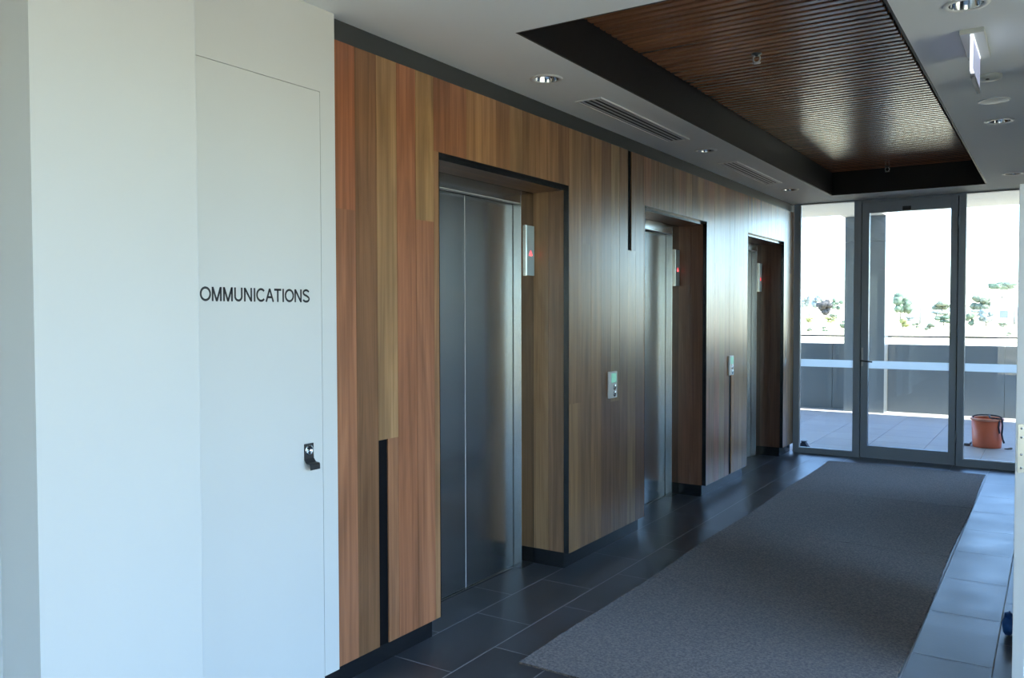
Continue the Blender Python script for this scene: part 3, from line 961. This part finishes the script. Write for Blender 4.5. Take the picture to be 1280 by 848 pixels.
DR = thing('door_1', (1.18, GY, 0), 'grey framed glass entrance door with lever handle onto the terrace', 'door', kind='structure')
for nm, q in (('stile', MB().bevbox(0.719, 0.792, FY0 + 0.006, FY1 - 0.006, 0.008, 2.772, 0.002)), ('stile', MB().bevbox(1.574, 1.640, FY0 + 0.006, FY1 - 0.006, 0.008, 2.772, 0.002)),
              ('rail', MB().bevbox(0.792, 1.574, FY0 + 0.006, FY1 - 0.006, 0.008, 0.137, 0.002)), ('rail', MB().bevbox(0.792, 1.574, FY0 + 0.006, FY1 - 0.006, 2.654, 2.772, 0.002))):
    q.build(nm, M['ali'], DR)
pane(0.792, 1.574, 0.137, 2.654, DR)
strip(0.792, 1.574, DR)
MB().box(0.712, 1.648, FY0 + 0.02, FY1, 2.776, HEADZ).build('door_head', M['ali'], DR)
for x in (0.712, 1.636):
    MB().box(x, x + 0.012, FY1 - 0.005, FY1 + 0.004, 0.0, 2.776).build('door_stop', M['dark'], DR)
MB().box(0.724, 1.636, FY1 - 0.005, FY1 + 0.004, 2.765, 2.776).build('door_stop', M['dark'], DR)
hd = MB().bevbox(0.724, 0.744, FY0 - 0.004, FY0 + 0.006, 1.00, 1.20, 0.002).build('handle', M['vent'], DR)
MB().tube([(0.735, FY0 - 0.004, 1.06), (0.735, FY0 - 0.050, 1.06), (0.745, FY0 - 0.056, 1.06), (0.800, FY0 - 0.056, 1.056), (0.845, FY0 - 0.054, 1.052)], 0.009, 10).build('lever', M['toolgrey'], hd)
MB().bevbox(1.12, 1.20, FY0 - 0.016, FY0 + 0.006, 2.655, 2.700, 0.003).build('door_catch', M['dark'], DR)
for z in (0.30, 1.40, 2.50):
    MB().lathe((1.645, FY0 - 0.004, z), [(0.008, -0.06), (0.008, 0.06)], 12, 'Z', True, True).build('hinge', M['ali'], DR)

W2 = thing('window_2', (2.0, GY, 0), 'wide fixed pane right of the glass door', 'window', kind='structure')
for q in (MB().box(1.648, 1.708, FY0, FY1, 0, HEADZ), MB().box(2.356, RWALL - 0.001, FY0, FY1, 0, HEADZ),
          MB().box(1.708, 2.356, FY0, FY1, HEADZ - 0.012, HEADZ), MB().box(1.708, 2.356, FY0, FY1, 0, 0.072)):
    q.build('window_frame', M['ali'], W2)
MB().box(1.708, 2.356, FY0 + 0.012, GY - 0.006, 0.072, 0.082).build('glazing_bead', M['ali_light'], W2)
MB().box(1.708, 1.716, FY0 + 0.012, GY - 0.006, 0.082, HEADZ - 0.012).build('glazing_bead', M['ali_light'], W2)
pane(1.708, 2.356, 0.072, HEADZ - 0.012, W2)
strip(1.7165, 2.356, W2)

# ------------------------------------------------------------------ carpet runner
cp = thing('carpet_runner', (1.2, 6.2, 0), 'long grey-brown carpet runner laid down the middle of the tiled floor', 'carpet')
cuts = [3.155, 4.62, 6.02, 7.62, 9.285]
for i in range(4):
    a, b = cuts[i] + (0.002 if i else 0), cuts[i + 1] - (0.002 if i < 3 else 0)
    mb = MB()
    n = 60
    rnd = random.Random(40 + i)
    vs, fs = [], []
    for j in range(n + 1):
        t = a + (b - a) * j / n
        xl = 0.490 + 0.008 * math.sin(t * 3.1) + rnd.uniform(-0.003, 0.003)
        xr = 1.944 - 0.006 * math.sin(t * 2.3) + rnd.uniform(-0.003, 0.003)
        vs += [(xl, t, 0.0006), (xr, t, 0.0006), (xr - 0.002, t, 0.009), (xl + 0.002, t, 0.009)]
    for j in range(n):
        o = j * 4
        for p, q2 in ((0, 1), (1, 2), (2, 3), (3, 0)):
            fs.append((o + p, o + q2, o + 4 + q2, o + 4 + p))
    fs.append((0, 1, 2, 3))
    fs.append((n * 4 + 3, n * 4 + 2, n * 4 + 1, n * 4))
    mb.add(vs, fs)
    mb.build('mat_section', M['carpet'], cp)

# blue cloth doorstop beside the open door
bag = thing('doorstop_bag', (2.325, 4.74, 0), 'rumpled bright blue cloth bag on the tiles against the open white door', 'bag')
MB().blob((2.326, 4.74, 0.052), (0.030, 0.075, 0.050), 3, 0.12, 5).build('bag_body', M['blue'], bag)
MB().blob((2.324, 4.73, 0.100), (0.018, 0.040, 0.014), 2, 0.25, 8).build('gathered_neck', M['blue'], bag)

# ------------------------------------------------------------------ terrace outside
terr = MB().box(-6.2, 9.0, END + 0.1, 14.58, -0.2, -0.004).box(RWALL + 0.16, 9.0, 6.76, END + 0.1, -0.2, -0.004).build('terrace_floor', M['paver_joint'])
tag(terr, 'pale paved terrace floor beyond the glass entrance', 'terrace', kind='structure')
PV = 0.60
pp = None
for i in range(-5, 10):
    for k in range(8):
        x0, y0 = 0.03 + PV * i, END + 0.105 + PV * k
        x1, y1 = x0 + PV, min(y0 + PV, 14.58)
        c = ((x0 + x1) / 2, (y0 + y1) / 2, 0)
        full = y0 + PV <= 14.58
        if full and pp is not None:
            t = pp.copy(); COL.objects.link(t); t.location = c
        else:
            t = MB().bevbox(x0 + 0.002, x1 - 0.002, y0 + 0.002, y1 - 0.002, -0.012, 0.0, 0.001).build('paver', M['paver'], terr, loc=c)
            if full:
                pp = t

par = thing('parapet', (0, 14.52, 0), 'solid grey parapet along the outer edge of the terrace', 'parapet', kind='structure')
xs = [-5.0, -3.3, -2.0, -0.60, -0.365]
for a, b in list(zip(xs[:-1], xs[1:])) + [(0.245, 1.86), (1.86, 3.4), (3.4, 5.0), (5.0, 5.6)]:
    MB().bevbox(a + 0.003, b - 0.003, 14.50, 14.56, 0.0, 1.075, 0.002).build('parapet_panel', M['parapet'], par)
for k in range(5):  # unseen side run, added to cut the brightness mirrored in the lift doors
    y = 6.78 + k * 1.55
    MB().bevbox(5.6, 5.66, y + 0.003, y + 1.547, 0.0, 1.075, 0.002).build('parapet_panel', M['parapet'], par)
MB().box(-5.0, -0.365, 14.56, 14.58, 0.0, 1.06).box(0.245, 5.6, 14.56, 14.58, 0.0, 1.06).build('parapet_backing', M['parapet'], par)
rl = thing('handrail', (0, 14.53, 1.2), 'thin dark handrail above the grey parapet', 'handrail')
for a, b in ((-5.0, -0.365), (0.245, 5.6)):
    MB().box(a, b, 14.50, 14.54, 1.188, 1.212).build('rail_bar', M['rail'], rl)
    for x in ((-3.3, -4.9) if a < -1 else (3.4, 5.5)):
        MB().box(x - 0.008, x + 0.008, 14.52, 14.54, 1.0755, 1.195).build('rail_post', M['rail'], rl)

colm = thing('column', (-0.06, 14.4, 0), 'grey metal clad column with a sunlit tapering flank on the terrace', 'column', kind='structure')
for z0, z1 in ((0.0, 0.70), (0.705, 2.70), (2.705, 3.10)):
    def yb(z):
        return 14.65 + (15.15 - 14.65) * z / 2.75
    MB().add([(-0.36, 14.2, z0), (0.24, 14.2, z0), (0.24, yb(z0), z0), (-0.36, yb(z0), z0), (-0.36, 14.2, z1), (0.24, 14.2, z1), (0.24, yb(z1), z1), (-0.36, yb(z1), z1)],
             [(0, 3, 2, 1), (4, 5, 6, 7), (0, 1, 5, 4), (1, 2, 6, 5), (2, 3, 7, 6), (3, 0, 4, 7)]).build('cladding_panel', M['column'], colm)

roof = MB().box(-6.4, 9.2, END + 0.1, 13.9, 3.105, 3.30).box(2.8, 9.2, 6.66, END + 0.1, 3.105, 3.30).box(-0.38, 0.24, 13.9, 15.2, 3.105, 3.30)  # the side slab is unseen, added to shade the corridor's side window
roof.box(-1.0, 4.8, -5.4, END + 0.1, 3.19, 3.40)
roof.box(-0.8, 2.7, END + 0.0, END + 0.1, CEIL + 0.06, 3.19)
roof_o = roof.build('roof_slab', M['concrete'])
tag(roof_o, 'pale roof slab and soffit overhanging the terrace', 'roof', kind='structure')
ow = MB().box(-7.0, -0.35, END + 0.0, END + 0.1, -0.2, 3.1).box(-0.8, -0.62, -5.1, END, -0.2, 3.19).box(RWALL + 0.17, 9.2, 6.66, 6.76, -0.2, 3.1) \
    .build('wall_outer', M['house'])
tag(ow, 'pale outer wall of the building beside the terrace', 'wall', kind='structure')

# orange bucket with its strap and two tools
bk = thing('bucket', (1.83, 11.28, 0), 'worn orange bucket with a dark strap on the terrace behind the right pane', 'bucket')
bx, by = 1.832, 11.28
MB().lathe((bx, by, 0), [(0.0, 0.004), (0.145, 0.0), (0.150, 0.012), (0.165, 0.335), (0.161, 0.335), (0.146, 0.02), (0.0, 0.016)], 40).build('body', M['orange'], bk)
MB().lathe((bx, by, 0), [(0.165, 0.315), (0.175, 0.320), (0.175, 0.338), (0.164, 0.346), (0.158, 0.338)], 40).build('rim', M['orange_light'], bk)
arc = [(bx - 0.150 * math.cos(t), by - 0.02 * math.sin(t), 0.335 + 0.045 * math.sin(t) ** 0.7 if 0 < t < math.pi else 0.335) for t in [math.pi * i / 14 for i in range(15)]]
MB().tube(arc, 0.008, 8).build('handle', M['rope'], bk)
MB().tube([(bx + 0.02, by - 0.02, 0.382), (bx + 0.03, by - 0.10, 0.36), (bx + 0.06, by - 0.135, 0.352), (bx + 0.13, by - 0.12, 0.352), (bx + 0.155, by - 0.09, 0.345), (bx + 0.160, by - 0.105, 0.26), (bx + 0.155, by - 0.108, 0.17),
           (bx + 0.165, by - 0.105, 0.11), (bx + 0.180, by - 0.11, 0.07)], 0.010, 8).build('strap', M['rope'], bk)
MB().tube([(bx + 0.128, by - 0.1125, 0.335), (bx + 0.122, by - 0.112, 0.25), (bx + 0.135, by - 0.118, 0.18)], 0.009, 8).build('strap_end', M['rope'], bk)
tl = thing('hook_tool', (bx + 0.21, by - 0.12, 0), 'small dark hooked tool lying on the paving beside the bucket strap', 'tool')
MB().tube([(bx + 0.185, by - 0.13, 0.010), (bx + 0.215, by - 0.14, 0.012), (bx + 0.25, by - 0.12, 0.018), (bx + 0.262, by - 0.115, 0.022)], [0.006, 0.009, 0.014, 0.008], 10).build('tool_head', M['toolgrey'], tl)
tw = thing('scraper', (bx - 0.18, by - 0.02, 0), 'flat dark scraper lying at the foot of the orange bucket', 'tool')
MB().bevbox(bx - 0.235, bx - 0.17, by - 0.05, by + 0.02, 0.0006, 0.030, 0.006).build('scraper_blade', M['toolgrey'], tw)
MB().tube([(bx - 0.175, by - 0.02, 0.022), (bx - 0.165, by + 0.10, 0.030)], 0.010, 8).build('scraper_grip', M['dark'], tw)
wd = thing('door_wedge', (0.07, 9.98, 0), 'small dark blue wedge lying outside the foot of the narrow left pane', 'wedge')
MB().prism([(0.02, 0.0006), (0.135, 0.0006), (0.10, 0.05), (0.075, 0.085), (0.045, 0.088), (0.02, 0.06)], 'Y', 9.95, 10.02).build('wedge_body', M['rope'], wd)
MB().bevbox(0.03, 0.09, 9.9485, 10.0215, 0.086, 0.098, 0.003).build('wedge_cap', M['toolgrey'], wd)

# ------------------------------------------------------------------ land beyond


def tz(y):
    return -0.6 + max(0.0, y - 110.0) * 0.0085


vs, fs = [], []
yy = [-400, -8, 9, 60, 110, 200, 300, 420, 900, 2200]
xx = [-1500, -300, -60, 0, 60, 300, 1500]
for y in yy:
    for x in xx:
        vs.append((x, y, tz(min(y, 420)) if y < 500 else tz(420)))
for j in range(len(yy) - 1):
    for i in range(len(xx) - 1):
        o = j * len(xx) + i
        fs.append((o, o + 1, o + 1 + len(xx), o + len(xx)))
ground = MB().add(vs, fs).build('ground', M['sand'])
tag(ground, 'bright sandy open ground stretching away beyond the parapet', 'ground', kind='structure')


def plant(name, x, y, z, w, h, col, label, trunk=0.25, seed=1, lobes=9, group=None, flat=False):
    t = thing(name, (x, y, z), label, 'tree' if 'tree' in name else 'bush', group)
    rnd = random.Random(seed)
    mb = MB()
    zb = z + h * trunk
    for i in range(lobes):
        a = rnd.uniform(0, 6.28)
        rr = (rnd.random() ** 0.6) * 0.34
        if flat:
            hh = rnd.uniform(0.82, 0.93)
        else:
            hh = trunk + (1 - trunk) * rnd.uniform(0.22, 0.82)
        k = rnd.uniform(0.10, 0.18) * (1.2 if not flat else 0.9)
        mb.blob((x + math.cos(a) * rr * w, y + math.sin(a) * rr * w, z + hh * h), (k * w, k * w, min(k * w, k * h * (0.9 if not flat else 0.45))), 2, 0.3, seed * 31 + i)
    # loose leaf sprays around the lobes
    cs = [Vector(p) for p in mb.v]
    mid = Vector((x, y, z + h * 0.55))
    for i in range(1500):
        c = rnd.choice(cs)
        s = w * rnd.uniform(0.012, 0.030)
        d = [Vector((rnd.uniform(-1, 1), rnd.uniform(-1, 1), rnd.uniform(-1, 1))) * s for _ in range(3)]
        c = c + (c - mid) * rnd.uniform(-0.06, 0.10) + Vector((rnd.uniform(-1, 1), rnd.uniform(-1, 1), rnd.uniform(-1, 1))) * s
        c.z = max(c.z, z + 0.03 + s)
        mb.add([c + d[0], c + d[1], c + d[2]], [(0, 1, 2)])
    crown = mb.build('foliage', leaf_mat(name + '_leaf', col), t)
    if flat:
        tb = MB().tube([(x, y, z - 0.1), (x + w * 0.02, y, z + h * 0.45), (x - w * 0.05, y, z + h * 0.85)], [w * 0.02, w * 0.016, w * 0.008], 8)
    else:
        tb = MB().tube([(x, y, z - 0.1), (x + w * 0.01, y, z + h * (trunk + 0.35))], [max(0.03, w * 0.03), max(0.02, w * 0.015)], 8)
    tb.build('trunk', M['bark'], t)
    if flat:
        for sgn in (-1, 1):
            MB().tube([(x, y, z + h * 0.5), (x + sgn * w * 0.18, y, z + h * 0.72), (x + sgn * w * 0.36, y, z + h * 0.86)], [w * 0.012, w * 0.009, w * 0.005], 6).build('branch', M['bark'], t)
    return t


GRN, OLV, YEL, GRY, DRK = (0.13, 0.17, 0.11), (0.16, 0.18, 0.12), (0.28, 0.29, 0.12), (0.25, 0.28, 0.25), (0.08, 0.075, 0.07)  # paler greens put glare and distance haze into the leaf colour
GB = 'scrub on the sandy ground'
plant('dense_bush', -50.9, 242.0, 0.52, 5.0, 4.95, DRK, 'dark reddish round bush standing alone beyond the narrow left pane', 0.05, 3, 14)
plant('low_bush', -34.1, 152.0, -0.24, 2.1, 1.1, YEL, 'low yellow-green bush below the dark round bush, left of its pair', 0.0, 4, 7, GB)
plant('low_bush', -31.2, 156.0, -0.21, 2.2, 1.25, YEL, 'low yellow-green bush below the dark round bush, right of its pair', 0.0, 5, 7, GB)
plant('low_bush', -20.4, 95.5, -0.60, 0.75, 0.66, OLV, 'tiny olive bush just above the rail, left in the narrow pane', 0.0, 6, 5, GB)
plant('low_bush', -18.9, 96.5, -0.60, 0.80, 0.92, GRN, 'tiny green bush just above the rail, middle of the narrow pane', 0.0, 7, 5, GB)
plant('low_bush', -20.7, 114.0, -0.57, 1.0, 1.2, GRN, 'small green bush against the left side of the clad column', 0.0, 8, 6, GB)
plant('far_tree', -79.9, 339.0, 1.35, 4.8, 8.1, GRY, 'hazy grey-green tree on the skyline, leftmost in the narrow pane', 0.15, 9, 9)
plant('far_tree', -80.8, 360.0, 1.52, 5.8, 8.0, GRY, 'hazy grey-green tree on the skyline behind the dark bush', 0.15, 10, 9)
plant('far_tree', -72.9, 360.0, 1.52, 5.2, 6.6, GRN, 'hazy skyline tree between dark bush and clad column', 0.1, 11, 9)
plant('leafy_tree', -23.4, 181.0, 0.0, 4.4, 6.5, GRN, 'tall leafy green tree seen through the glass door', 0.1, 12, 16)
plant('low_bush', -14.5, 120.5, -0.51, 2.0, 1.5, YEL, 'yellow-green bush at the foot of the tall leafy tree', 0.0, 13, 7, GB)
plant('low_bush', -9.6, 105.5, -0.60, 1.25, 1.12, OLV, 'olive bush low in the middle of the glass door', 0.0, 14, 6, GB)
plant('low_bush', -11.7, 140.5, -0.34, 2.8, 1.6, GRN, 'wide green bush near the right stile of the glass door', 0.0, 15, 8, GB)
plant('far_tree', -34.6, 360.0, 1.52, 8.4, 4.6, OLV, 'wide far trees clump high at the right of the glass door', 0.05, 16, 9)
plant('far_tree', -18.8, 327.5, 1.25, 7.6, 6.5, OLV, 'round far green tree at the left of the wide pane', 0.1, 17, 12)
plant('low_bush', -7.8, 136.0, -0.38, 1.75, 2.0, GRN, 'green bush beside the door frame, left of the pair in the wide pane', 0.0, 18, 7, GB)
plant('low_bush', -5.9, 136.5, -0.37, 2.5, 2.6, GRY, 'grey-green bush, right of the pair in the wide pane', 0.0, 19, 9, GB)
plant('spreading_tree', -10.8, 278.5, 0.83, 10.2, 9.6, GRN, 'tall flat-topped spreading tree on the skyline of the wide pane', 0.6, 20, 12, None, True)
plant('low_bush', -1.1, 88.0, -0.60, 0.75, 0.40, OLV, 'tiny low bush just above the rail in the wide pane', 0.0, 21, 5, GB)
plant('low_bush', -13.4, 125.0, -0.47, 1.2, 0.7, OLV, 'tiny olive bush left of the power pole in the glass door', 0.0, 22, 5, GB)

for i, (x, y, w, h, c, lbl) in enumerate((
        (-40.0, 200.0, 2.6, 1.3, OLV, 'olive scrub clump right beside the dark round bush, toward the column'),
        (-19.5, 165.0, 2.4, 1.3, GRY, 'grey scrub clump just right of the tall leafy tree'),
        (-16.8, 190.0, 3.0, 1.5, OLV, 'olive scrub clump behind the wide green bush near the right door stile'),
        (-13.6, 230.0, 4.0, 1.9, GRY, 'grey scrub clump under the round far tree in the wide pane'),
        (-8.6, 215.0, 3.4, 1.9, GRN, 'green scrub clump between the grey-green bush and the pale shed'),
        (-3.2, 128.0, 1.6, 0.8, OLV, 'low olive scrub clump in front of the pale shed'),
        (-23.5, 240.0, 5.0, 2.2, GRY, 'grey scrub clump right of the thin power pole in the glass door'))):
    plant('scrub_clump', x, y, tz(y), w, h, c, lbl, 0.0, 60 + i, 6, 'scrub clumps on the far sand')
for (x, y, z, h, lbl) in ((-16.2, 151.0, -0.25, 5.2, 'thin power pole seen through the glass door'), (-2.9, 148.5, -0.27, 5.6, 'thicker power pole seen through the wide right pane'),
                          (-55.6, 242.0, 0.52, 10.3, 'faint tall power pole at the left of the narrow pane')):
    p_ = thing('power_pole', (x, y, z), lbl, 'pole', 'power poles beyond the terrace')
    MB().tube([(x, y, z - 0.1), (x, y, z + h)], [0.13, 0.09], 10).build('shaft', M['pole'], p_)
    MB().box(x - 0.9, x + 0.9, y - 0.05, y + 0.05, z + h - 0.55, z + h - 0.43).build('crossarm', M['pole'], p_)

hs = thing('distant_shed', (-4.6, 175.5, -0.04), 'pale low shed with a light blue roof beyond the power pole', 'building')
MB().box(-7.4, 4.0, 175.5, 181.0, -0.3, 2.55).build('wall', M['house'], hs)
MB().prism([(175.1, 2.5), (181.4, 2.5), (178.2, 3.5)], 'X', -7.7, 4.3).build('roof', M['roofblue'], hs)
for x in (-6.2, -3.4, -0.6, 2.0):
    MB().box(x, x + 1.3, 175.44, 175.5, 0.6, 1.9).build('window', M['parapet'], hs)

vs, fs = [], []
n = 80
for i in range(n + 1):
    x = -900 + 1800 * i / n
    h = 5.0 + 2.5 * math.sin(i * 0.37) + 1.6 * math.sin(i * 0.91 + 1) + 0.9 * math.sin(i * 2.3)
    vs += [(x, 820, 1.0), (x, 835, h), (x, 950, 1.0)]
for i in range(n):
    for j in range(2):
        o = i * 3 + j
        fs.append((o, o + 3, o + 4, o + 1))
hills = MB().add(vs, fs).build('hills', leaf_mat('far_scrub', (0.30, 0.34, 0.27)))  # pale colour stands in for haze over the far rise
tag(hills, 'low hazy scrub covered rise along the horizon', 'hills', kind='structure')
